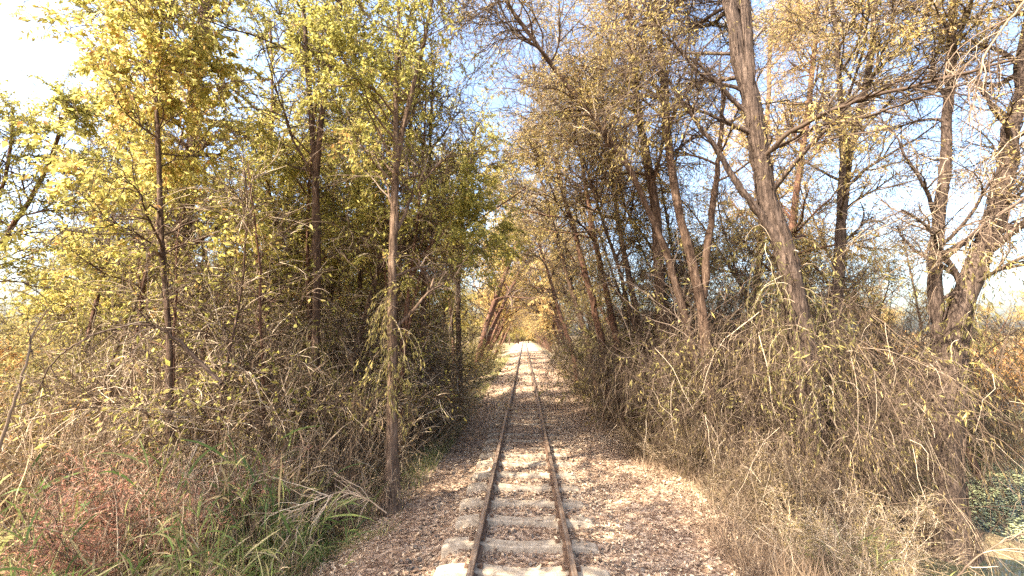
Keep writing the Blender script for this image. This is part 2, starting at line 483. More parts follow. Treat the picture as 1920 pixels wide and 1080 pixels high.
# leaf litter over the track bed, gravel between the sleepers
def litter():
    rng = np.random.default_rng(3)
    b = MB()
    for (ya, yb, dens, sz, six) in ((3.2, 9, 1050, .056, True), (9, 18, 560, .068, False), (18, 36, 190, .10, False), (36, 70, 45, .17, False)):
        n = int((yb - ya) * 5.6 * dens)
        x = rng.uniform(-2.7, 2.9, n); y = rng.uniform(ya, yb, n)
        z = gz(x, y) + rng.random(n) * .03
        y_rel = ((y - y0) / .695) % 1.0
        on_sl = ((y_rel < .165) | (y_rel > .835)) & (np.abs(x) < 1.0)
        bare = 1.0 - .45 * ((np.abs(x) < .42)) - .25 * (x < -1.0)
        keep = np.where(on_sl, rng.random(n) < .03 + .16 * sstep(-.2, .7, x) * sstep(4.5, 6.5, y) + .10 * sstep(5.5, 7.5, y) + .6 * sstep(8, 12, y), rng.random(n) < bare)
        keep &= ~((np.abs(np.abs(x) - RX) < .055))
        clump = .5 + .5 * np.sin(x * 2.3 + 1.7 * np.sin(y * 1.1)) * np.sin(y * 1.9 + x)
        keep &= rng.random(n) < .45 + .55 * clump
        x, y, z = x[keep], y[keep], z[keep]; n = len(x)
        z = np.where(((np.abs(x) < .95) & on_sl[keep]), .02 + rng.random(n) * .02, z)
        d = rng.normal(0, 1, (n, 3)); d[:, 2] *= .28
        tone = np.clip(rng.beta(2, 2.2, n) + .16 * np.sin(x * 1.3 + y + 1.5 * np.sin(y * .9 - x * 2)), 0, 1)
        L = sz * rng.uniform(.55, 1.35, n)
        # lie flat: side vector kept near horizontal
        dd = nrm(d); up = nrm(np.stack([rng.normal(0, .35, n), rng.normal(0, .35, n), np.ones(n)], -1))
        s = nrm(np.cross(dd, up)); nn = np.cross(s, dd); Wd = (L * rng.uniform(.32, .55, n))[:, None]; L = L[:, None]
        p = np.stack([x, y, z], -1); c = rng.normal(.12, .2, n)[:, None] * L
        a = p - dd * L * .5 + nn * c * .5; e = p + dd * L * .5 + nn * c
        X = np.stack([a, p + s * Wd * .5 + nn * Wd * .25, e, p - s * Wd * .5 + nn * Wd * .25, p], 1)
        i5 = np.arange(n)[:, None] * 5
        # two folded halves as quads through the midrib
        mid1 = p + dd * L * .02
        X = np.stack([a, p + s * Wd * .5 + nn * Wd * .3, e, p - s * Wd * .5 + nn * Wd * .3], 1)
        b.add(X, np.arange(4 * n).reshape(n, 4), 0, tone, smooth=False)
    o = b.build('fallen_leaves', [M['litter']])
    tag(o, 'carpet of curled tan and brown fallen leaves over the track bed', 'fallen leaves', kind='stuff')
    b = MB(); n = 620
    y = 3.4 + 16 * rng.random(n) ** 1.5; x = rng.uniform(-2.4, 2.6, n)
    d = rng.normal(0, 1, (n, 3)); d[:, 2] = 0
    PT_ = walk(np.stack([x, y, gz(x, y) + .03], -1), d, rng.uniform(.06, .38, n), 5, .18, 0, rng)
    PT_[:, :, 2] = gz(PT_[:, :, 0], PT_[:, :, 1]) + .022 + .01 * rng.random((n, 5))
    tubes(b, PT_, rng.uniform(.002, .006, (n, 1)) * np.linspace(1, .5, 5)[None], 4, 0, np.clip(rng.normal(.6, .25, n), 0, 1))
    tag(b.build('fallen_twigs', [M['twig']]), 'small dry twigs strewn over the leafy track bed', 'twigs', kind='stuff')
    # ballast
    b = MB(); n = 2600
    y = 3.5 + 16 * rng.random(n) ** 1.5; x = rng.uniform(-1.5, 1.35, n)
    r = rng.uniform(.015, .034, n)
    octv = np.array([(1, 0, 0), (0, 1, 0), (-1, 0, 0), (0, -1, 0)])
    ring = np.concatenate([octv * .75 + [0, 0, -.5], octv @ np.array([[.7, .7, 0], [-.7, .7, 0], [0, 0, 1]]) * .8 + [0, 0, .5]])
    V = (ring[None] + rng.normal(0, .16, (n, 8, 3))) * r[:, None, None] + np.stack([x, y, gz(x, y) + r * .4], -1)[:, None, :]
    q0 = np.array([[0, 1, 5, 4], [1, 2, 6, 5], [2, 3, 7, 6], [3, 0, 4, 7], [4, 5, 6, 7]])
    q = (np.arange(n)[:, None, None] * 8 + q0[None]).reshape(-1, 4)
    b.add(V, q, 0, np.repeat(rng.random(n), 5), smooth=False)
    tag(b.build('ballast_gravel', [M['stone']]), 'grey ballast stones showing between the leaves and sleepers', 'gravel', kind='stuff')
litter()

# ------------------------------------------------------------------ plants
def spline(pts, K):
    pts = np.asarray(pts, float)
    d = np.concatenate([[0], np.cumsum(np.linalg.norm(np.diff(pts, axis=0), axis=1))]); d /= d[-1]
    tt = np.linspace(0, 1, K)
    lin = np.stack([np.interp(tt, d, pts[:, i]) for i in range(3)], -1)
    for _ in range(2):
        lin[1:-1] = .25 * lin[:-2] + .5 * lin[1:-1] + .25 * lin[2:]
    return lin

def pix_trunk(pix, Y, r0, r1, top=None, dy=0.0, K=22, rng=None, fork=False):
    """a trunk seen through the pixels pix (bottom to top) at distance Y, rooted in the ground; goes on to height top"""
    P = [at(u, v, Y + dy * i / max(1, len(pix) - 1)) for i, (u, v) in enumerate(pix)]
    b = P[0].copy(); d = (P[0] - P[1]); d /= np.linalg.norm(d); g = float(gz(b[0], b[1]))
    if fork:
        pass
    elif b[2] > g:
        h = b[2] - g + .15
        b = b + np.array([d[0] * h * .4, d[1] * h * .2, -h]); P.insert(0, b)
    else:
        P[0][2] = g - .15
    if top is not None and P[-1][2] < top:
        d = P[-1] - P[-2]; d /= np.linalg.norm(d); d = d + [0, 0, .5]; d /= np.linalg.norm(d)
        P.append(P[-1] + d * (top - P[-1][2]) / max(.5, d[2]))
    C = spline(P, K)
    if rng is not None: C[1:-1] += rng.normal(0, r0 * .10, (K - 2, 3))
    t = np.linspace(0, 1, K)
    R = r1 + (r0 - r1) * (1 - t) ** 1.4
    if not fork: R[0] *= 2.0; R[1] *= 1.3
    return C, R

DEF = dict(n1=26, t0=.28, len1=2.6, a1=(.6, 1.25), g1=-.02, n2=150, len2=1.1, n3=800, len3=.55, g3=.10, nl=16000, ls=.085, lw=.42, clump=1.1,
           droop=.5, base=.5, spread=.22, bias=None, rmax=.05, tw=.006, k1=9, bare=0, len_top=.45, power=.8)

def tree(name, label, cat, trunks, bark, leaf, seed, group=None, twigmat='twig_dark', origin=None, **kw):
    p = dict(DEF); p.update(kw)
    rng = np.random.default_rng(seed)
    o = trunks[0][0][0].copy() if origin is None else np.array(origin, float)
    root = thing(name, label, cat, o, group)
    tb = MB(); cb = MB()
    K = max(len(t[0]) for t in trunks)
    for C, R in trunks:
        tubes(tb, C[None], R[None], 9, 0, .5, rng, .10)
    TP = np.stack([t[0] for t in trunks]); TR = np.stack([t[1] for t in trunks])
    # limbs
    pos, tan, r, t, _ = sample(TP, TR, p['n1'], p['t0'], .98, rng, power=p['power'])
    d = side_dirs(tan, *p['a1'], rng, p['bias'])
    tt = (t - p['t0']) / (1 - p['t0'])
    L = p['len1'] * (1 - (1 - p['len_top']) * tt) * rng.uniform(.6, 1.25, len(t))
    P1 = walk(pos, d, L, p['k1'], .16, p['g1'], rng)
    r0 = np.minimum(r * .55, p['rmax']) * rng.uniform(.6, 1.1, len(t))
    R1 = r0[:, None] * np.linspace(1, .22, p['k1'])[None]
    tubes(tb, P1, R1, 5, 0, .5)
    # branches
    pos, tan, r, t, _ = sample(P1, R1, p['n2'], .2, 1, rng)
    P2 = walk(pos, side_dirs(tan, .4, 1.1, rng), p['len2'] * rng.uniform(.5, 1.3, len(t)), 6, .2, .0, rng)
    R2 = (np.minimum(r * .6, .016) + .003)[:, None] * np.linspace(1, .35, 6)[None]
    tubes(cb, P2, R2, 4, 0, rng.random(len(t)))
    # twigs
    n3 = p['n3']; na = int(n3 * .7)
    pa = sample(P2, R2, na, .15, 1, rng); pb = sample(P1, R1, n3 - na, .25, 1, rng)
    pos = np.concatenate([pa[0], pb[0]]); tan = np.concatenate([pa[1], pb[1]])
    P3 = walk(pos, side_dirs(tan, .3, 1.1, rng), p['len3'] * rng.uniform(.4, 1.4, n3), 5, .2, p['g3'], rng)
    R3 = np.full((n3, 1), p['tw']) * np.linspace(1, .4, 5)[None]
    tubes(cb, P3, R3, 3, 0, rng.random(n3))
    # leaves, a share of the twigs stays bare
    if p['nl']:
        w = np.linalg.norm(P3[:, -1] - P3[:, 0], axis=1)
        if p['clump']:
            q = np.sin(P3[:, 0, 0] * 2.1 + seed) + np.sin(P3[:, 0, 1] * 1.9 + 2 * seed) + np.sin(P3[:, 0, 2] * 2.4 + 3 * seed)
            w = w * np.clip(1 + p['clump'] * q, .02, 4)
        pos, tan, r, t, ii = sample(P3, R3, p['nl'], .1, 1, rng, w)
        n = p['nl']
        pos = pos + rng.normal(0, .025, (n, 3))
        d = side_dirs(tan, .3, 1.4, rng); d[:, 2] -= p['droop']; d = nrm(d)
        tone = p['base'] + .12 * np.sin(pos[:, 0] * 1.1 + seed) * np.sin(pos[:, 2] * .9 + seed * .7) + rng.normal(0, p['spread'], n) + rng.normal(0, .08, n3)[ii]
        L = p['ls'] * rng.uniform(.4, 1.4, n) * rng.uniform(.7, 1.15, n3)[ii]
        leaves(cb, pos, d, L, L * p['lw'] * rng.uniform(.7, 1.2, n), 1, np.clip(tone, 0, 1), rng)
    tb.build('trunk', [M[bark]], root, o)
    if p.get('shag'):
        sb = MB(); n = p['shag']
        pos, tan, r, t, ii = sample(TP, TR, n, .0, .75, rng)
        off = side_dirs(tan, math.pi / 2, math.pi / 2, rng)
        Ls = rng.uniform(.15, .5, n)
        fl = rng.normal(.03, .05, n)
        PS = np.stack([pos + tan * (Ls * (k / 4 - .5))[:, None] + off * (r * 1.02 + np.abs(fl) * r * 1.5 * abs(k - 2) ** 1.3 / 2.5)[:, None] for k in range(5)], 1)
        WS = (r * rng.uniform(.10, .26, n))[:, None] * np.array([.5, .9, 1, .8, .3])[None]
        tubes(sb, PS, WS * .45, 4, 0, .5, rng, .2)
        sb.build('loose_bark', [M[bark]], root, o)
    cb.build('crown', [M[twigmat], M[leaf]], root, o)
    return root

def bush(name, label, cat, h, w, seed, leaf=None, nl=0, stems=60, n2=900, n3=2500, group=None, twig='twig', tone=.5, base=.5, ls=.05, lw=.35, tw=.006, g=.06, loc=(0, 0, 0), out=.55, l3=.5, droop=.3, ang=(.4, 1.3), l2=.36, wob1=.15, down=0):
    rng = np.random.default_rng(seed)
    root = thing(name, label, cat, loc, group)
    b = MB()
    a = rng.uniform(0, 2 * math.pi, stems); rr = w * .32 * np.sqrt(rng.random(stems))
    p0 = np.stack([rr * np.cos(a), rr * np.sin(a), np.full(stems, -.15)], -1)
    d0 = np.stack([np.cos(a) * out, np.sin(a) * out, np.ones(stems)], -1) + rng.normal(0, .25, (stems, 3))
    P1 = walk(p0, d0, h * rng.uniform(.35, 1.25, stems), 9, wob1, min(g * .6, .05), rng)
    R1 = (rng.uniform(1.2, 3.2, stems) * tw)[:, None] * np.linspace(1, .3, 9)[None]
    tubes(b, P1, R1, 4, 0, np.clip(rng.normal(tone, .2, stems), 0, 1))
    pos, tan, r, t, _ = sample(P1, R1, n2, .12, 1, rng)
    d2 = side_dirs(tan, *ang, rng); d2[:, 2] -= down
    P2 = walk(pos, nrm(d2), h * l2 * rng.uniform(.4, 1.3, n2), 6, .2, g, rng)
    R2 = np.full((n2, 1), tw * .95) * np.linspace(1, .45, 6)[None]
    tubes(b, P2, R2, 3, 0, np.clip(rng.normal(tone, .25, n2), 0, 1))
    pos, tan, r, t, _ = sample(P2, R2, n3, .1, 1, rng)
    P3 = walk(pos, side_dirs(tan, *ang, rng), l3 * rng.uniform(.4, 1.4, n3), 5, .3, g * 1.6, rng)
    R3 = np.full((n3, 1), tw * .6) * np.linspace(1, .5, 5)[None]
    tubes(b, P3, R3, 3, 0, np.clip(rng.normal(tone, .28, n3), 0, 1))
    b.build('branches', [M[twig]], root)
    if nl:
        c = MB()
        w3 = np.clip(1 + .8 * (np.sin(P3[:, 0, 0] * 3 + seed) + np.sin(P3[:, 0, 2] * 3.3 + seed) + np.sin(P3[:, 0, 1] * 2.7)), .03, 4)
        pos, tan, r, t, ii = sample(P3, R3, nl, .05, 1, rng, w3)
        d = side_dirs(tan, .2, 1.3, rng); d[:, 2] -= droop
        L = ls * rng.uniform(.5, 1.4, nl)
        leaves(c, pos, d, L, L * lw, 0, np.clip(base + rng.normal(0, .2, nl) + .15 * np.sin(pos[:, 2] * 2 + seed), 0, 1), rng)
        c.build('foliage', [M[leaf]], root)
    return root

def reeds(name, label, cat, h, w, n, seed, mat='reed', base=.45, spread=.22, wd=.022, lean=.35, g=.12, loc=(0, 0, 0), group=None, stalks=True, n_leaf=5):
    """tall canes, each with arching blades"""
    rng = np.random.default_rng(seed)
    root = thing(name, label, cat, loc, group)
    a = rng.uniform(0, 2 * math.pi, n); rr = w * .5 * np.sqrt(rng.random(n))
    p0 = np.stack([rr * np.cos(a), rr * np.sin(a), np.full(n, -.1)], -1)
    d0 = np.stack([rng.normal(0, lean, n), rng.normal(0, lean, n), np.ones(n)], -1)
    L = h * rng.uniform(.55, 1.15, n)
    P = walk(p0, d0, L, 8, .05, g * .25, rng)
    R = np.full((n, 1), .0055) * np.linspace(1, .5, 8)[None]
    tn = np.clip(rng.normal(base, spread, n), 0, 1)
    if stalks:
        b = MB(); tubes(b, P, R, 4, 0, np.clip(tn + .15, 0, 1)); b.build('stalks', [M[mat]], root)
    m = n * n_leaf
    pos, tan, r, t, ii = sample(P, R, m, .12, 1, rng)
    d = side_dirs(tan, .25, .75, rng)
    Lb = np.minimum(.55, h * .38) * rng.uniform(.5, 1.3, m)
    PB = walk(pos, d, Lb, 7, .07, g * 1.5, rng)
    prof = np.array([.35, .85, 1, .95, .75, .45, .06])
    Wd = (wd * rng.uniform(.6, 1.25, m))[:, None] * prof[None]
    c = MB(); ribbons(c, PB, Wd, 0, np.clip(tn[ii] + rng.normal(0, .1, m), 0, 1), rng)
    c.build('blades', [M[mat]], root)
    return root

def grass_field(name, label, cat, xs, ys, n, h, mat, seed, base=.5, wd=.008, mask=None, lean=.35, g=.10, ypow=1.0):
    rng = np.random.default_rng(seed)
    x = rng.uniform(*xs, n); y = ys[0] + (ys[1] - ys[0]) * rng.random(n) ** ypow
    q = np.sin(x * 1.9 + 2 * np.sin(y * .7 + seed)) + np.sin(y * 1.3 + seed)
    k = rng.random(n) < np.clip(.55 + .4 * q, .06, 1)
    if mask is not None: k &= mask(x, y)
    x, y = x[k], y[k]; n = len(x)
    p0 = np.stack([x, y, gz(x, y) - .03], -1)
    d0 = np.stack([rng.normal(0, lean, n), rng.normal(0, lean, n), np.ones(n)], -1)
    hh = h * rng.uniform(.35, 1.2, n) * (.75 + .25 * np.sin(x * 1.1 + y * .8 + seed))
    P = walk(p0, d0, hh, 5, .12, g, rng)
    Wd = (wd * (1 + np.clip(y - 8, 0, 60) * .05))[:, None] * np.array([.8, 1, .85, .55, .1])[None]
    b = MB(); ribbons(b, P, Wd, 0, np.clip(base + rng.normal(0, .25, n), 0, 1), rng)
    return tag(b.build(name, [M[mat]]), label, cat, kind='stuff')

R0 = np.random.default_rng(77)
def tr(pix, Y, r0, r1, top=None, dy=0., K=22): return pix_trunk(pix, Y, r0, r1, top, dy, K, R0)
def fk(pix, Y, r0, r1, top=None, dy=0., K=22): return pix_trunk(pix, Y, r0, r1, top, dy, K, R0, True)

# ---- trees on the left bank (pixels run from the foot upwards)
tree('slender_tree', 'slender tree rooted on the edge of the leafy track bed, shaggy sunlit trunk', 'tree',
     [tr([(735, 925), (737, 800), (735, 600), (738, 450), (740, 350), (743, 230), (745, 80), (752, -40)], 7.4, .105, .022, 10.8),
      fk([(738, 480), (741, 330), (755, 240), (778, 150), (800, 60), (815, -30)], 7.4, .058, .02, 10.8)],
     'bark_pale', 'leaf_green', 1, n1=42, t0=.24, len1=2.0, n2=190, n3=1100, nl=21500, ls=0.076, base=.40, shag=420)
tree('slender_tree', 'straight forked tree second from the track on the left, dark side limbs', 'tree',
     [tr([(592, 800), (592, 620), (597, 430), (592, 330), (580, 200), (572, 60), (568, -60)], 8.6, .095, .03, 12),
      fk([(592, 480), (592, 330), (600, 240), (612, 160), (632, 60), (640, -40)], 8.6, .075, .03, 12)],
     'bark', 'leaf_green', 2, n1=32, t0=.48, len1=2.6, n2=220, n3=1300, nl=28500, base=.46, shag=300)
tree('yellow_leaf_tree', 'thin dark bending trunk with large bright yellow leaves low on the left', 'tree',
     [tr([(318, 600), (308, 520), (300, 420), (299, 320), (298, 220), (282, 130), (262, 40), (250, -30)], 7.2, .066, .02, 9.5),
      fk([(300, 440), (298, 320), (292, 220), (299, 130), (303, 40), (300, -40)], 7.2, .04, .015, 9.5)],
     'bark', 'leaf_green', 3, n1=34, t0=.40, len1=2.2, n2=190, n3=1000, nl=24000, ls=0.100, lw=.5, base=.58, a1=(.7, 1.4))
tree('stout_tree', 'stout brown trunk rising behind the yellow leaves, upper left', 'tree',
     [tr([(340, 560), (345, 450), (352, 330), (362, 250), (372, 130), (384, 30), (392, -60)], 12, .26, .13, 15)],
     'bark_red', 'leaf_green', 4, n1=32, t0=.35, len1=3.6, n2=240, n3=1300, nl=28500, base=.5, rmax=.08)
tree('leaning_tree', 'red-brown trunk leaning in from the left edge under a dark crown', 'tree',
     [tr([(-70, 560), (0, 462), (35, 405), (68, 360), (100, 300), (115, 220)], 9.5, .10, .035, 6.6),
      tr([(-60, 540), (-8, 400), (10, 330), (22, 285), (24, 200)], 9.5, .09, .03, 6.3)],
     'bark_red', 'leaf_green', 5, n1=30, t0=.45, len1=1.9, n2=170, n3=900, nl=18500, base=.33)
tree('thin_tree', 'thin brown trunk left of the forked tree, half lost in leaves', 'tree',
     [tr([(497, 640), (500, 520), (502, 400), (506, 300), (512, 180), (506, 40)], 11, .10, .03, 10.5)],
     'bark_red', 'leaf_green', 6, n1=28, t0=.35, len1=2.8, n2=180, n3=1000, nl=21500, base=.48)
tree('thin_tree', 'thin dark trunk in the gap between the forked tree and shaggy trunk', 'tree',
     [tr([(678, 700), (676, 560), (672, 440), (670, 320), (664, 180), (668, 40)], 11.5, .085, .03, 10.5)],
     'bark', 'leaf_green', 7, n1=26, t0=.45, len1=2.6, n2=170, n3=1000, nl=20000, base=.34)
tree('thin_tree', 'straight dark pole-like trunk just right of the shaggy trunk', 'tree',
     [tr([(790, 780), (792, 640), (796, 520), (800, 420), (806, 300), (812, 160)], 10.5, .075, .03, 9.5)],
     'bark', 'leaf_green', 8, n1=26, t0=.55, len1=2.0, n2=170, n3=900, nl=14500, base=.32)
tree('leaning_tree', 'several pale stems fanning right, behind the shaggy trunk', 'tree',
     [tr([(755, 690), (768, 520), (782, 430), (790, 340), (795, 250)], 9.5, .06, .02, 8),
      tr([(752, 700), (775, 560), (800, 470), (835, 400), (860, 360)], 9.5, .05, .02, 6.5),
      tr([(748, 690), (762, 560), (776, 500), (812, 440), (870, 430)], 9.5, .045, .015, 5.8)],
     'bark_red', 'leaf_green', 9, n1=26, t0=.5, len1=1.6, n2=150, n3=900, nl=12500, base=.42)
tree('far_tree', 'loose golden tree overhanging the left of the track, before the tunnel', 'tree',
     [tr([(862, 690), (858, 560), (866, 430), (880, 330), (892, 240)], 17, .14, .05, 11)],
     'bark', 'leaf_green', 10, n1=36, t0=.42, len1=3.0, n2=240, n3=1400, nl=24000, ls=0.104, base=.68)

# ---- trees on the right bank
tree('old_tree', 'thick furrowed trunk forking at the top of the picture, with a long bare side limb', 'tree',
     [tr([(1525, 800), (1505, 640), (1465, 470), (1440, 370), (1418, 280), (1405, 190), (1392, 100), (1380, 40), (1362, -40)], 7.8, .225, .10, 13),
      fk([(1436, 350), (1422, 290), (1408, 190), (1404, 110), (1396, 40), (1390, -60)], 7.75, .12, .08, 13, K=22),
      fk([(1470, 480), (1440, 420), (1405, 375), (1372, 330), (1340, 275), (1300, 220), (1270, 175)], 7.7, .085, .03, 6.5)],
     'bark_grey', 'leaf_gold', 21, n1=40, t0=.40, len1=2.6, n2=240, shag=500, n3=4200, nl=11000, ls=0.091, lw=.2, base=.5, droop=.9, g3=.18, rmax=.06, bias=(-.3, -.2, 0), tw=.005)
tree('leaning_tree', 'dark trunk leaning left beside the shaded thicket, thinner one close to its right', 'tree',
     [tr([(1242, 690), (1238, 560), (1235, 440), (1222, 340), (1205, 260), (1190, 180), (1180, 60)], 10.5, .17, .06, 13)],
     'bark', 'leaf_gold', 22, n1=34, t0=.48, len1=3.0, n2=240, n3=3000, nl=8000, ls=0.100, lw=.22, base=.45, droop=.9, g3=.16, tw=.005)
tree('leaning_tree', 'swaying brown trunk right of the dark leaning one, forked near its foot', 'tree',
     [tr([(1320, 610), (1308, 520), (1285, 450), (1265, 370), (1252, 270), (1247, 190), (1240, 90), (1232, -20)], 9.2, .13, .06, 12.5),
      fk([(1318, 560), (1325, 480), (1332, 430), (1340, 360), (1352, 260)], 9.2, .09, .04, 8)],
     'bark', 'leaf_gold', 23, n1=36, t0=.48, len1=2.7, n2=240, n3=3000, nl=7500, ls=0.095, lw=.22, base=.5, droop=.9, g3=.16, tw=.005)
tree('leaning_tree', 'thin trunk slanting steeply left across the sky above the track', 'tree',
     [tr([(1290, 600), (1238, 440), (1190, 330), (1150, 260), (1090, 190), (1035, 125), (985, 55), (930, -20)], 9.6, .11, .035, 11, dy=-1.0)],
     'bark', 'leaf_gold', 24, n1=40, t0=.48, len1=2.3, n2=260, n3=2600, nl=8000, twigmat='twig', ls=0.088, lw=.25, base=.55, droop=.8, g3=.14, tw=.005)
tree('leaning_tree', 'grey-brown trunk with a fan of limbs behind the long bare limb', 'tree',
     [tr([(1560, 700), (1570, 540), (1575, 430), (1582, 330), (1600, 250), (1625, 160), (1640, 60)], 10, .17, .05, 12),
      fk([(1572, 520), (1578, 400), (1582, 320), (1580, 230), (1570, 100)], 10, .12, .04, 11)],
     'bark_grey', 'leaf_gold', 25, n1=40, t0=.38, len1=2.8, n2=260, n3=4200, nl=15000, twigmat='twig', ls=0.098, lw=.22, base=.62, droop=.7, g3=.14, tw=.005)
tree('leaning_tree', 'bright reddish young trunk between the thick furrowed trunk and its grey neighbour', 'tree',
     [tr([(1470, 560), (1484, 430), (1495, 340), (1510, 260), (1520, 160), (1530, 60)], 13, .16, .06, 13)],
     'bark_red', 'leaf_gold', 26, n1=34, t0=.35, len1=3.0, n2=220, n3=1800, nl=18000, ls=0.110, lw=.22, base=.72, droop=.8, g3=.14, tw=.006)
tree('old_tree', 'massive dark forked trunk at the far right on the pond bank', 'tree',
     [tr([(1775, 800), (1785, 660), (1808, 560), (1835, 470), (1868, 370), (1890, 290), (1912, 190), (1935, 60)], 8.4, .24, .10, 11.5),
      tr([(1772, 800), (1762, 640), (1748, 520), (1758, 420), (1775, 320), (1778, 200), (1790, 40)], 8.6, .15, .06, 11)],
     'bark_grey', 'leaf_gold', 27, n1=46, t0=.28, len1=2.7, n2=300, shag=500, n3=8000, nl=13000, twigmat='twig', ls=0.091, lw=.22, base=.55, droop=.7, g3=.18, rmax=.07, tw=.0055)
tree('leaning_tree', 'pale tall trunk behind the fork of the thick trunk, in sun', 'tree',
     [tr([(1420, 520), (1435, 330), (1440, 200), (1446, 60)], 16, .15, .07, 15)],
     'bark_pale', 'leaf_gold', 28, n1=32, t0=.3, len1=3.2, n2=220, n3=1600, nl=20000, ls=0.122, lw=.22, base=.75, droop=.8, tw=.006)
# the row that leans over the track farther on
lean_pix = [([(1130, 640), (1095, 500), (1062, 380), (1040, 300), (1015, 210), (1000, 120)], 14, .15),
            ([(1110, 660), (1070, 540), (1040, 430), (1012, 330), (1000, 240)], 17, .15),
            ([(1160, 650), (1130, 520), (1105, 400), (1090, 300), (1080, 170)], 13, .14),
            ([(1205, 660), (1180, 520), (1158, 400), (1140, 300), (1128, 170)], 12, .12),
            ([(1075, 660), (1050, 590), (1025, 500), (1000, 430), (985, 380)], 23, .16)]
lean_lab = ['forked brown trunk leaning left in the middle of the right-hand row, sunny bark',
            'leaning trunk deeper in the right-hand row whose top nears the sky gap over the track',
            'leaning grey trunk standing in the shaded thicket, third behind the steeply slanting one',
            'upright thin trunk just behind the dark trunk beside the shaded thicket',
            'farthest separate leaning trunk, arching over the mouth of the tunnel']
for i, (px, Yd, r) in enumerate(lean_pix):
    tree('leaning_tree', lean_lab[i], 'tree', [tr(px, Yd, r, .04, 10.5 if i < 4 else 9)],
         'bark_red' if i % 2 == 0 else 'bark', 'leaf_gold', 30 + i, n1=34, t0=.50, len1=2.8, n2=220, n3=2200, nl=6500, twigmat='twig', ls=0.105, lw=.28, base=.5 + .05 * (i % 3), droop=.8, g3=.14, tw=.006)

# ---- prototypes for the trees behind and along the track, copied below
def proto_trunk(h, lean, r, seed, forks=2):
    rng = np.random.default_rng(seed)
    out = []
    for f in range(forks):
        d = np.array([[lean + rng.normal(0, .1), rng.normal(0, .12), 1.0]])
        P = walk(np.array([[rng.normal(0, .05), rng.normal(0, .05), -.3]]), d, np.array([h * rng.uniform(.9, 1.08)]), 16, .05, -.02, rng)[0]
        R = .03 + (r * (1 if f == 0 else .7) - .03) * (1 - np.linspace(0, 1, 16)) ** .8
        out.append((P, R))
    return out
LP = [tree('broad_tree', 'x', 'tree', proto_trunk(9.5, .0, .16, 50 + k), 'bark', 'leaf_green', 60 + k, origin=(0, 0, 0),
           n1=40, t0=.22, len1=3.2, n2=300, n3=1700, nl=32000, ls=0.104, lw=.45, base=.50 + .07 * k, power=1.0) for k in range(3)]
RP = [tree('arching_tree', 'x', 'tree', proto_trunk(10, -.32, .17, 80 + k), 'bark_red', 'leaf_gold', 90 + k, origin=(0, 0, 0),
           n1=40, t0=.38, len1=3.1, n2=300, n3=1900, nl=17000, ls=0.125, lw=.28, base=.62 + .06 * k, droop=.8, g3=.14, tw=.007, power=1.0) for k in range(3)]
used = set()
def put(plist, k, x, y, rz, sc, label, group, tilt=(0, 0)):
    p = plist[k % len(plist)]
    z = float(gz(x, y)) - .05
    if p.name in used:
        return dup(p, (x, y, z), rz, sc, label, group, tilt)
    used.add(p.name)
    p.location = (x, y, z); p.rotation_euler = (tilt[0], tilt[1], rz); p.scale = (sc, sc, sc); p['label'] = label; p['group'] = group
    return p
rt = np.random.default_rng(5)
# second row on the left, right behind the separate trunks
for i, (x, y, sc) in enumerate([(-7.5, 17.5, 1.0), (-11, 18, 1.05), (-15, 16, 1.0), (-7.5, 24, 1.0), (-8.5, 23, 1.1), (-13, 24, 1.15), (-18, 22, 1.0), (-24, 26, 1.0), (-30, 33, 1.0), (-20, 34, 1.1), (-12, 33, 1.1)]):
    put(LP, i, x, y, rt.uniform(0, 6.28), sc, 'yellow-green background tree of the left wood', 'background trees of the left wood')
for i, (x, y, lab) in enumerate([(-7.4, 2.3, 'tall tree just outside the left edge, its big-leaved crown reaching in at the top'), (-5.4, 2.6, 'tall tree left of the viewpoint, its crown shading the near left bank'), (-3.3, .7, 'tall tree close to the viewpoint on the left, its crown dappling the near sleepers'), (-9.4, 1.0, 'tall tree far out to the left of the viewpoint, shading the pink shrubs')]):
    P_ = np.array([[x, y, float(gz(x, y)) - .2], [x + .1, y - .1, 2.5], [x - .1, y + .1, 5.5], [x + .3, y, 9.5]])
    tree('broad_tree', lab, 'tree', [(spline(P_, 18), np.linspace(.15, .04, 18))], 'bark', 'leaf_green', 300 + i, n1=26, t0=.58, len1=2.5, n2=170, n3=900, nl=15000, base=.6, ls=.10, lw=.45, power=1.0)
for i, (x, y, sc) in enumerate([(-4.0, 33, 1.5), (-4.6, 41, 1.4), (-4.6, 47, 1.15), (-4.6, 54, 1.2), (-4.6, 62, 1.2), (-4.6, 71, 1.2)]):
    put(RP, i, x, y, math.pi + rt.uniform(-.3, .3), sc, 'golden tree leaning from the left into the tunnel', 'golden trees leaning from the left bank', tilt=(0, -.2 if y > 28 else 0))
for i in range(5):
    y = 27 + i * 13.5 + rt.uniform(-2, 2); x = -5.8 - rt.uniform(0, 1.6) - .01 * y
    put(LP, i + 1, x, y, rt.uniform(0, 6.28), rt.uniform(.95, 1.2), 'leafy tree lining the left side of the tunnel', 'trees lining the left of the track', tilt=(0, .10))
put(RP, 0, 4.5, 38, .1, 1.55, 'largest golden tree arching from the right, meeting the left crowns over the track', 'trees arching from the right of the track', tilt=(0, -.22))
for i in range(17):
    y = 30 + i * 8.0 + rt.uniform(-2, 2); x = 4.8 + rt.uniform(0, .9)
    put(RP, i, x, y, rt.uniform(-.5, .5), rt.uniform(.9, 1.12), 'golden tree arching from the right over the tunnel', 'trees arching from the right of the track', tilt=(0, -.2 if y > 36 else -.05))
for i in range(6):
    put(LP, i, [-5, -2, 1.5, 4, -3.5, 6][i], 150 + i * 5, rt.uniform(0, 6.28), 1.2, 'yellow-green tree at the end of the tunnel', 'trees at the end of the tunnel')
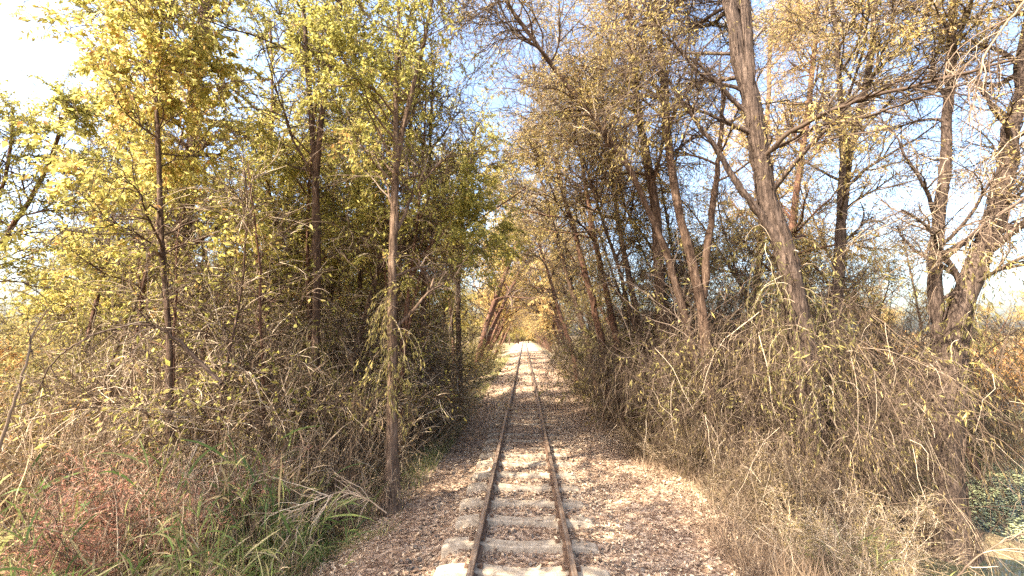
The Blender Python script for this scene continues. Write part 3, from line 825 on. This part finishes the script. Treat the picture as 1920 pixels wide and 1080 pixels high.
for i, (x, y) in enumerate([(30, 22), (34, 30), (31, 38), (36, 46), (28, 56), (20, 66), (12, 70), (39, 18), (38, 26), (42, 34), (25, 62), (33, 50), (27, 21), (28, 17.5), (27, 28), (31, 15)]):
    put(RP, i, x, y, rt.uniform(0, 6.28), rt.uniform(.5, .8), 'low golden tree on the far bank of the pond', 'trees on the far bank of the pond')

# ---- saplings
SP = []
for k in range(3):
    r_ = np.random.default_rng(200 + k)
    P_ = walk(np.array([[0, 0, -.2]]), np.array([[r_.normal(0, .08), r_.normal(0, .08), 1]]), np.array([6.0]), 16, .06, -.02, r_)[0]
    R_ = np.linspace(.034, .008, 16)
    SP.append(tree('sapling', 'x', 'sapling', [(P_, R_)], ['bark', 'bark_red', 'bark'][k], 'leaf_green', 210 + k, origin=(0, 0, 0), n1=26, t0=.15, len1=1.3, n2=70, len2=.7, n3=700, len3=.5,
                   nl=700, ls=.095, base=.5, power=1.0, rmax=.014, a1=(.4, 1.0), twigmat='twig'))
for i in range(30):
    y = rt.uniform(9.6, 19); x = -rt.uniform(2.9, 2.4 + .6 * y)
    put(SP, i, x, y, rt.uniform(0, 6.28), rt.uniform(.6, 1.1), 'thin sapling of the left bank', 'saplings of the left bank', tilt=(rt.normal(0, .08), rt.normal(0, .08)))
for i, (x, y) in enumerate([(-3.5, 9.2), (-4.6, 7.9), (-5.2, 9.3), (-4.9, 7.2), (-6.7, 8.4), (-7.6, 9.2), (-8.8, 8.7), (-6.0, 7.6)]):
    put(SP, i, x, y, rt.uniform(0, 6.28), rt.uniform(.85, 1.2), 'thin sapling of the left bank', 'saplings of the left bank', tilt=(rt.normal(0, .06), rt.normal(0, .06)))
for i in range(8):
    y = rt.uniform(9.5, 20); x = rt.uniform(3.7, 6.5)
    put(SP, i, x, y, rt.uniform(0, 6.28), rt.uniform(.7, 1.15), 'thin sapling of the right bank', 'saplings of the right bank', tilt=(rt.normal(0, .08), -.18 + rt.normal(0, .1)))

PT = []
for k in range(4):
    r_ = np.random.default_rng(400 + k)
    P_ = walk(np.array([[0, 0, -.2]]), np.array([[r_.normal(0, .05) - (.22 if k > 1 else 0), r_.normal(0, .08), 1]]), np.array([10.5]), 20, .045, -.015, r_)[0]
    R_ = .018 + .075 * (1 - np.linspace(0, 1, 20)) ** 1.2
    PT.append(tree('slender_tree', 'x', 'tree', [(P_, R_)], ['bark', 'bark_red', 'bark', 'bark_red'][k], 'leaf_green' if k < 2 else 'leaf_gold', 410 + k, origin=(0, 0, 0), n1=30, t0=.45, len1=1.9, n2=150, len2=.9,
                   n3=1100, nl=8500 if k < 2 else 5500, ls=.095, lw=.4 if k < 2 else .24, base=.5 + .1 * (k % 2), power=.9, rmax=.025, a1=(.4, 1.1), droop=.6))
for i, (x, y) in enumerate([(-4.1, 9.9), (-3.2, 12.2), (-3.8, 14.5), (-5.0, 10.4), (-6.3, 9.6), (-5.6, 12.2), (-7.4, 11.4), (-8.6, 9.4), (-9.6, 12.6), (-11.3, 11.2), (-4.5, 16.5), (-3.4, 17.5), (-6.8, 15), (-3.3, 21), (-12.6, 14.5)]):
    put(PT[:2], i, x, y, rt.uniform(0, 6.28), rt.uniform(.8, 1.1), 'slender pole-like tree of the left bank', 'slender trees of the left bank')
for i, (x, y) in enumerate([(4.3, 12.6), (4.6, 15.5), (4.4, 19.5), (4.6, 24), (5.2, 13), (6.6, 12), (8.2, 13), (9.6, 14.5), (7.4, 15), (11, 13.8), (5.6, 17), (12.5, 12.6), (14, 16), (9.2, 10.8), (16, 18)]):
    put(PT[2:], i, x, y, rt.uniform(-.6, .6), rt.uniform(.85, 1.1), 'slender leaning tree of the right bank', 'slender trees of the right bank', tilt=(0, rt.uniform(-.2, -.02)))

# ---- shrubs
DB = [bush('dry_bush', 'x', 'bush', 2.6, 2.4, 101 + k, twig='twig_tan', stems=48, n2=700, n3=2400, tw=.007, tone=.58, leaf='brown_leaf', nl=5500 + 2000 * k, ls=.075, lw=.3, g=.01, ang=(.2, .9), out=.35, l2=.3) for k in range(3)]
OB = [bush('leafy_bush', 'x', 'bush', 2.4, 2.4, 111 + k, stems=40, n2=500, n3=1500, tw=.006, tone=.35, leaf='olive_leaf', nl=13000, base=.55, ls=.10, lw=.32, g=.03, ang=(.3, 1.0), out=.4) for k in range(3)]
TB = [bush('twig_thicket', 'x', 'bush', 4.6, 2.2, 121 + k, stems=46, n2=1000, n3=5600, tw=.0060, tone=.30, down=.9, leaf='brown_leaf', nl=9000, ls=.10, lw=.13, g=.30, out=.10, l3=.75, droop=2.2, ang=(.4, 1.2), l2=.34, wob1=.07) for k in range(3)]
PB = [bush('feathery_shrub', 'x', 'shrub', 1.5, 1.0, 131 + k, stems=45, n2=700, n3=2400, tw=.0035, tone=.45, leaf='pink', nl=9000, base=.52, ls=.05, lw=.16, g=.0, l3=.28, out=.3, ang=(.2, .8)) for k in range(2)]
VB = [bush('upright_brush', 'x', 'bush', 3.2, 1.7, 171 + k, stems=70, n2=900, n3=3000, tw=.0065, twig='twig_dark', tone=.55, leaf='olive_leaf', nl=6500, base=.38, ls=.09, lw=.2, g=.0, out=.16, l3=.5, droop=.9, ang=(.15, .8), l2=.3, wob1=.09) for k in range(2)]
YB = [bush('leafy_bush', 'x', 'bush', 2.4, 2.6, 141 + k, stems=40, n2=500, n3=1500, tw=.006, leaf='leaf_orange', nl=13000, base=.5, ls=.10, lw=.4, g=.03) for k in range(2)]
RD = [reeds('reed_clump', 'x', 'reeds', 1.7, 1.3, 42, 151 + k, base=.58 + .16 * k, spread=.26, lean=.28, g=.10, wd=.026) for k in range(2)]
CB = [reeds('cane_clump', 'x', 'reeds', 2.3, 1.2, 60, 161 + k, mat='straw', base=.42, spread=.25, lean=.22, g=.05, wd=.016, n_leaf=3) for k in range(2)]

# left bank, dry bushes between and behind the trunks
for i, (x, y, sc) in enumerate([(-3.3, 8.6, .7), (-4.6, 9.6, .9), (-5.6, 8.4, .8), (-6.6, 10.5, 1.1), (-3.4, 10.4, .7), (-3.5, 12.6, .8), (-4.4, 12.8, 1.3), (-8.2, 10.2, 1.1), (-9.8, 11.5, 1.1), (-3.9, 15.2, .9), (-7.2, 7.2, .75), (-9.2, 8.0, .8), (-4.0, 18.5, 1.0), (-6, 13, 1.5), (-4.3, 6.9, .62), (-5.2, 15.5, 1.7), (-8.4, 14, 1.7), (-3.5, 7.2, .55)]):
    put(DB, i, x, y, rt.uniform(0, 6.28), sc, 'dry bush of the left bank', 'dry bushes of the left bank')
for i, (x, y, sc) in enumerate([(-7.9, 9.0, .75), (-9.2, 9.6, .95), (-10.8, 10, 1.1), (-5.2, 11.2, .8), (-12, 12.5, 1.4), (-4.9, 22, .7), (-4.6, 27, 1.2), (-4.2, 10.6, .6), (-7.5, 12.5, .9), (-10.5, 14.5, 1.6), (-14, 17, 2.2), (-18, 20, 2.4), (-6.5, 17.5, 1.5), (-7.6, 20.5, 1.3), (-10, 20, 2.4), (-24, 24, 2.4), (-20, 15.5, 1.6), (-5.2, 33, 1.4), (-5.4, 40, 1.4)]):
    put(OB, i, x, y, rt.uniform(0, 6.28), sc, 'olive leafy bush of the left bank', 'leafy bushes of the left bank')
for i, (x, y, sc) in enumerate([(-11.2, 10.4, .8), (-9.0, 8.6, .55), (-15, 13, 1.2), (-13.5, 11.2, .8), (-20, 18, 1.4), (-7.6, 8.1, .5)]):
    put(YB, i, x, y, rt.uniform(0, 6.28), sc, 'orange leafy bush', 'orange bushes at the left edge')
for i, (x, y, sc) in enumerate([(-5.9, 10.8, .9), (-3.9, 11.6, .75), (-8.8, 11, .9)]):
    put(TB, i, x, y, rt.uniform(0, 6.28), sc, 'drooping twig thicket of the left bank', 'twig thickets of the left bank')
for i, (x, y, sc) in enumerate([(-4.2, 8.0, .5), (-5.6, 7.8, .5), (-6.9, 9.2, .6)]):
    put(VB, i, x, y, rt.uniform(0, 6.28), sc, 'dark upright brush of the left bank', 'upright brush of the left bank')
pl = ['rusty pink feathery shrub glowing in the sun above the reeds', 'brownish pink feathery shrub low at the left edge', 'dull red feathery shrub at the bottom between the reeds and the track', 'small orange-brown feathery shrub behind the pink one', 'pinkish feathery shrub touching the right side of the glowing pink one']
for i, (x, y, sc) in enumerate([(-4.9, 5.8, 1.2), (-5.7, 4.9, .55), (-3.05, 4.3, .5), (-7.6, 7.6, 1.3), (-4.45, 6.2, .95)]):
    put(PB, i, x, y, rt.uniform(0, 6.28), sc, pl[i], 'pink feathery shrubs')
rl = ['bright green reed clump at the lower left corner', 'green and straw reed clump in front of the pink shrub', 'tall green reed clump between the pink shrub and forked tree',
      'sparse straw-coloured reed clump along the bottom edge left of the track', 'arching reed clump in the shade near the shaggy trunk', 'shadowed reed clump behind the lower left corner', 'green reed clump midway between lower left corner and track', 'straw and green reed clump just behind the midway green one', 'low reed clump in front of the glowing pink shrub']
for i, (x, y, sc) in enumerate([(-4.3, 3.9, .75), (-4.1, 5.2, .78), (-3.6, 6.4, 1.15), (-2.75, 4.6, .42), (-2.9, 6.0, .7), (-6.3, 5.6, 1.0), (-3.3, 4.9, .68), (-3.4, 5.6, .85), (-4.9, 4.5, .62)]):
    put(RD, i, x, y, rt.uniform(0, 6.28), sc, rl[i], 'reed clumps of the left bank')
for i, (x, y, sc) in enumerate([(-5.3, 7.4, 1.25), (-3.1, 7.9, .95), (-3.0, 9.6, .9), (-6.6, 7.0, 1.2), (-4.0, 6.2, .85), (-4.9, 8.6, 1.4), (-3.3, 13.8, .9), (-3.4, 4.4, .42), (-4.6, 5.1, .5), (-2.7, 5.4, .36), (-3.8, 5.2, .55), (-6.1, 5.8, .75), (-4.3, 7.2, 1.15), (-2.6, 7.0, .5), (-3.5, 6.8, .95), (-6.2, 8.4, 1.4), (-3.9, 9.4, 1.35), (-7.6, 8.2, 1.3), (-8.6, 7.6, 1.1)]):
    put(CB, i, x, y, rt.uniform(0, 6.28), sc, 'clump of dry canes', 'dry canes of the left bank')
for i, x in enumerate([-10, -6.5, -3.4, 2.6, 5.6, 9, -1, 1.2]):
    put(OB, i, x, 196 + 3 * (i % 3) + (14 if i > 5 else 0), rt.uniform(0, 6.28), 3.0, 'leafy bush at the end of the track', 'bushes at the end of the track')
# right bank: the wall of drooping twigs
for i, (x, y, sc) in enumerate([(4.3, 8.9, .68), (5.0, 9.8, .95), (3.9, 11.0, .8), (5.3, 9.0, .85), (5.0, 12.6, 1.1), (6.6, 10.6, 1.1), (3.9, 13.6, .75), (4.0, 16.5, .85), (4.0, 20, .9), (4.6, 7.5, .48), (5.3, 25, 1.0), (5.4, 31, 1.0), (7.9, 12, 1.0), (6.8, 14.5, 1.25), (6.2, 17, 1.1), (9.2, 13.6, 1.1), (12, 15, 1.15), (14.5, 16, 1.2), (10.8, 16, 1.3), (6.6, 12, .9)]):
    put(TB, i, x, y, rt.uniform(0, 6.28), sc, 'drooping twig thicket of the right bank', 'twig thickets of the right bank')
for i, (x, y, sc) in enumerate([(3.6, 9.4, .5), (3.8, 7.5, .45), (3.9, 6.2, .42), (3.7, 5.2, .34), (3.8, 12, .5), (3.9, 16, .55), (5.0, 7.2, .45), (4.3, 33, .9), (4.3, 40, .9), (4.4, 48, .9)]):
    put(DB, i + 1, x, y, rt.uniform(0, 6.28), sc, 'low dry bush of the right bank', 'dry bushes of the right bank')
for i, (x, y, sc) in enumerate([(3.8, 9.8, .75), (4.6, 11.8, 1.2), (3.7, 12.4, .85), (4.5, 10.6, 1.3), (4.0, 15, 1.2), (5.2, 8.9, 1.0), (3.9, 18.3, 1.2)]):
    put(VB, i, x, y, rt.uniform(0, 6.28), sc, 'dark upright brush of the right bank', 'upright brush of the right bank')
for i, (x, y, sc) in enumerate([(7.2, 11.4, .9), (9.8, 14, .8), (11.5, 15, 1.0), (6.9, 12.5, 1.2), (5.0, 16, 1.5), (5.2, 21, 1.6)]):
    put(OB, i + 1, x, y, rt.uniform(0, 6.28), sc, 'yellow-green leafy bush of the right bank', 'leafy bushes by the pond')
for i, (x, y, sc) in enumerate([(26, 20, 1.2), (28, 25, 1.3), (26.5, 31, 1.4), (30, 15, 1.4), (29, 38, 1.5), (24, 42, 1.5), (20, 50, 1.6), (15, 56, 1.6), (25.5, 17.5, 1.6), (27, 22.5, 1.8), (25, 27.5, 1.8)]):
    put(YB, i, x, y, rt.uniform(0, 6.28), sc, 'orange bush across the pond at the right edge', 'orange bushes across the pond')
rl = ['fresh green reed clump at the lower right beside the leaf-covered bed', 'dull green reed clump in shade at the pond edge']
for i, (x, y, sc) in enumerate([(3.75, 5.5, .42), (4.7, 5.2, .5)]):
    put(RD, i, x, y, rt.uniform(0, 6.28), sc, rl[i], 'reed clumps of the right bank')

# ---- grass and undergrowth
grass_field('verge_grass', 'dry straw grass and stalks along the right edge of the track bed', 'grass', (2.3, 4.2), (3.5, 45), 26000, .55, 'straw', 1, base=.45, wd=.008, ypow=1.6)
grass_field('verge_grass', 'yellowish grass along the left edge of the track bed', 'grass', (-3.4, -1.8), (6.5, 60), 20000, .45, 'reed', 2, base=.66, wd=.009, ypow=1.6)
grass_field('undergrowth', 'tangled dry weeds covering the left bank', 'undergrowth', (-18, -2.3), (3.4, 26), 42000, .6, 'straw', 3, base=.20, wd=.009, ypow=1.5, lean=.6, mask=lambda x, y: x < -2.2 - .0 * y)
grass_field('undergrowth', 'green blades mixed through the weeds of the lower left bank', 'undergrowth', (-9, -2.4), (3.4, 12), 4500, .7, 'reed', 4, base=.45, wd=.011, ypow=1.2, lean=.5)
grass_field('bank_grass', 'pale sunlit grass on the bank of the pond', 'grass', (4.5, 11), (3.5, 22), 26000, .6, 'straw', 6, base=.55, wd=.010, ypow=1.4, lean=.6, mask=lambda x, y: (gz(x, y) > WATER_Z - .08) & (x < .76 * y))

# duckweed on the pond
def duckweed():
    rng = np.random.default_rng(8); b = MB(); n = 150000
    y = 4 + 30 * rng.random(n) ** 1.4; x = rng.uniform(5.5, 26, n)
    q = np.sin(x * .9 + 1.6 * np.sin(y * .55)) + np.sin(y * .8 + x * .35 + 1)
    k = (q + rng.normal(0, .25, n) > -.35) & (gz(x, y) < WATER_Z + .02)
    x, y = x[k], y[k]; n = len(x)
    p = np.stack([x, y, np.full(n, WATER_Z + .004) + rng.random(n) * .02], -1)
    d = rng.normal(0, 1, (n, 3)); d[:, 2] *= .03
    L = rng.uniform(.03, .08, n)
    s = nrm(np.cross(nrm(d), [0, 0, 1])) * (L * .4)[:, None]; d = nrm(d) * L[:, None]
    b.add(np.stack([p - d * .5, p + s, p + d * .5, p - s], 1), np.arange(4 * n).reshape(n, 4), 0, np.clip(rng.normal(.5, .25, n), 0, 1), smooth=False)
    tag(b.build('duckweed', [M['weed']]), 'pale green duckweed floating on the pond', 'duckweed', kind='stuff')
duckweed()

# ---- bare branches that show singly
def bare(name, label, pix, Ys, r0, r1, seed, n2=20, n3=60, l2=.6, l3=.3, mat='twig', tone=.5, bias=None, g=.05):
    rng = np.random.default_rng(seed)
    P = np.array([at(u, v, Yd) for (u, v), Yd in zip(pix, Ys)])
    C = spline(P, 20); C[1:-1] += rng.normal(0, r0 * .3, (18, 3))
    R = np.linspace(r0, r1, 20)
    root = thing(name, label, 'branch', C[0])
    b = MB(); tubes(b, C[None], R[None], 7, 0, tone, rng, .06); b.build('limb', [M[mat]], root, C[0])
    b = MB()
    pos, tan, r, t, _ = sample(C[None], R[None], n2, .15, 1, rng)
    P2 = walk(pos, side_dirs(tan, .4, 1.0, rng, bias), l2 * rng.uniform(.4, 1.3, n2), 7, .16, g, rng)
    R2 = (r * .5 + .002)[:, None] * np.linspace(1, .3, 7)[None]
    tubes(b, P2, R2, 5, 0, np.clip(rng.normal(tone, .12, n2), 0, 1))
    pos, tan, r, t, _ = sample(P2, R2, n3, .1, 1, rng)
    P3 = walk(pos, side_dirs(tan, .4, 1.0, rng), l3 * rng.uniform(.4, 1.3, n3), 5, .2, g * 2, rng)
    R3 = np.full((n3, 1), .003) * np.linspace(1, .4, 5)[None]
    tubes(b, P3, R3, 4, 0, np.clip(rng.normal(tone, .15, n3), 0, 1))
    b.build('twigs', [M[mat]], root, C[0])
    return root
bare('arched_branch', 'dark bare branch arching over the undergrowth on the left', [(415, 720), (375, 680), (340, 642), (300, 612), (255, 606), (205, 618), (165, 630)], [6.4, 6.4, 6.3, 6.2, 6.1, 6.0, 5.9], .035, .010, 1, mat='twig_dark', tone=.35, n2=12, n3=30)
bare('arched_branch', 'dark bare branch reaching down left behind the arched one', [(165, 632), (120, 660), (90, 690), (70, 740)], [5.9, 5.9, 5.9, 5.9], .014, .006, 9, mat='twig_dark', tone=.45, n2=6, n3=12, l2=.4)
bare('bare_sapling', 'pale leafless sapling at the left edge', [(-5, 850), (20, 775), (45, 700), (62, 620), (92, 580)], [4.6, 4.6, 4.6, 4.7, 4.7], .018, .006, 2, tone=.62, n2=8, n3=18, l2=.5)
bare('bare_limb', 'long bare limb crossing the upper right of the picture', [(1436, 290), (1480, 245), (1560, 205), (1640, 180), (1720, 160), (1800, 140), (1900, 112)], [7.6, 7.3, 6.9, 6.4, 6.0, 5.6, 5.2], .042, .016, 3, mat='twig', tone=.22, n2=26, n3=110, l2=.8)
bare('bare_limb', 'second thinner bare limb below the long one, upper right', [(1445, 285), (1530, 235), (1600, 225), (1680, 200), (1760, 170), (1840, 150)], [7.6, 7.2, 6.9, 6.5, 6.1, 5.8], .03, .01, 4, mat='twig', tone=.3, n2=20, n3=90, l2=.7)
bare('hanging_branch', 'pale bare twigs hanging down at the upper right edge', [(1940, -20), (1890, 40), (1845, 100), (1835, 160), (1815, 230)], [4.2, 4.2, 4.2, 4.2, 4.2], .014, .005, 5, tone=.62, n2=16, n3=70, l2=.7, g=.2)
bare('hanging_branch', 'pale twisted twigs crossing in front of the massive dark trunk', [(1950, 350), (1880, 400), (1830, 430), (1790, 470), (1740, 480)], [5, 5, 5, 5, 5], .014, .004, 6, tone=.6, n2=16, n3=80, l2=.6, g=.12)
bare('fallen_branch', 'pale fallen branch lying over the weeds beside the shaggy trunk', [(725, 962), (690, 935), (640, 920), (600, 935), (560, 960)], [5.6, 5.6, 5.5, 5.4, 5.3], .008, .003, 7, tone=.62, n2=22, n3=60, l2=.6)
bare('fallen_branch', 'pale arching twigs over the water in the lower right corner', [(1790, 1085), (1830, 1045), (1880, 1015), (1950, 990)], [4.2, 4.2, 4.2, 4.2], .007, .003, 8, tone=.62, n2=10, n3=20, l2=.6)

# ---- vines and dry strands hanging on the trunks
def vine(label, pix, Y, r, z0, n, seed, base):
    rng = np.random.default_rng(seed)
    P = np.array([at(u, v, Y) for u, v in pix]); C = spline(P, 20)
    root = thing('hanging_vine', label, 'vine', C[-1])
    b = MB(); i = rng.integers(4, 20, n); p0 = C[i] + nrm(rng.normal(0, 1, (n, 3)) * [1, 1, .3]) * r
    d0 = rng.normal(0, .5, (n, 3)) + [0, 0, .2]
    L = rng.uniform(.4, 1.6, n) * z0
    PS = walk(p0, d0, L, 9, .2, .45, rng)
    PS[:, :, 2] = np.maximum(PS[:, :, 2], gz(PS[:, :, 0], PS[:, :, 1]) + .02)
    RS = np.full((n, 1), .0045) * np.linspace(1, .5, 9)[None]
    tubes(b, PS, RS, 4, 0, np.clip(rng.normal(.55, .25, n), 0, 1)); b.build('strands', [M['twig']], root, C[-1])
    c = MB(); m = n * 22
    pos, tan, rr, t, ii = sample(PS, RS, m, .05, 1, rng)
    d = side_dirs(tan, .3, 1.3, rng); d[:, 2] -= 1.2
    Ls = .09 * rng.uniform(.4, 1.4, m)
    leaves(c, pos, d, Ls, Ls * .22, 0, np.clip(base + rng.normal(0, .2, m), 0, 1), rng); c.build('foliage', [M['olive_leaf']], root, C[-1])
vine('olive vine draped around the lower part of the shaggy trunk', [(735, 800), (736, 700), (737, 600), (738, 535)], 7.35, .10, .8, 55, 1, .6)
vine('brown vine strands around the foot of the forked tree', [(592, 800), (592, 700), (592, 600)], 8.55, .12, .9, 60, 2, .5)
vine('dry vine strands hanging on the thick furrowed trunk', [(1525, 800), (1505, 640), (1480, 530), (1462, 450)], 7.6, .24, 1.0, 90, 3, .25)
vine('dry vine strands hanging on the massive forked trunk', [(1775, 800), (1785, 660), (1808, 560), (1835, 470)], 8.2, .25, .7, 60, 4, .5)

# ---- copies say which one they are: by the landmark beside them, then by how near they stand
MARKS = [('the shaggy sunlit trunk', (-2.2, 7.4)), ('the straight forked tree', (-4.1, 8.6)), ('the thin bending yellow tree', (-5.8, 7.2)), ('the stout brown trunk', (-9.2, 12)),
         ('the leaning red-brown trunk', (-11, 9.5)), ('the thick furrowed trunk', (5.1, 7.8)), ('the massive forked trunk', (8.0, 8.5)), ('the dark leaning trunk', (3.3, 10.5)),
         ('the swaying brown trunk', (3.7, 9.2)), ('the grey fanned trunk', (7.0, 10)), ('the overhanging golden tree', (-2.5, 17)), ('the farthest leaning trunk', (2.6, 23))]
ORD = ['', 'second', 'third', 'fourth', 'fifth', 'sixth', 'seventh', 'eighth', 'ninth', 'tenth', 'eleventh', 'twelfth']
def say_which():
    from collections import defaultdict
    by = defaultdict(list)
    for o in COL.objects:
        if o.parent is None and o.get('label') and o.get('group') and o.name.split('.')[0] != 'concrete_sleeper': by[o['label']].append(o)
    for lab, obs in by.items():
        if len(obs) < 2: continue
        sub = defaultdict(list)
        for o in obs:
            x, y = o.location[0], o.location[1]
            if y > 28 or 'pond' in lab or 'tunnel' in lab or 'end of' in lab or y < 3: sub[lab].append(o); continue
            m = min(MARKS, key=lambda m: (m[1][0] - x) ** 2 + (m[1][1] - y) ** 2)
            dx, dy = x - m[1][0], y - m[1][1]
            w = ('left of' if dx < 0 else 'right of') if abs(dx) > abs(dy) else ('behind' if dy > 0 else 'in front of')
            sub[lab + ', ' + w + ' ' + m[0]].append(o)
        for l, os_ in sub.items():
            os_.sort(key=lambda o: (o.location[0] - CAM[0]) ** 2 + o.location[1] ** 2)
            for i, o in enumerate(os_):
                if len(os_) == 1: o['label'] = l
                elif l != lab: o['label'] = (ORD[i] + ' nearest ' if i else 'nearest ') + l
                elif i < 6 and len(os_) > 2: o['label'] = (ORD[i] + ' nearest ' if i else 'nearest ') + l
                elif len(os_) <= 2: o['label'] = ('nearer ' if i == 0 else 'farther ') + l
                else: o['label'] = 'far ' + l
say_which()
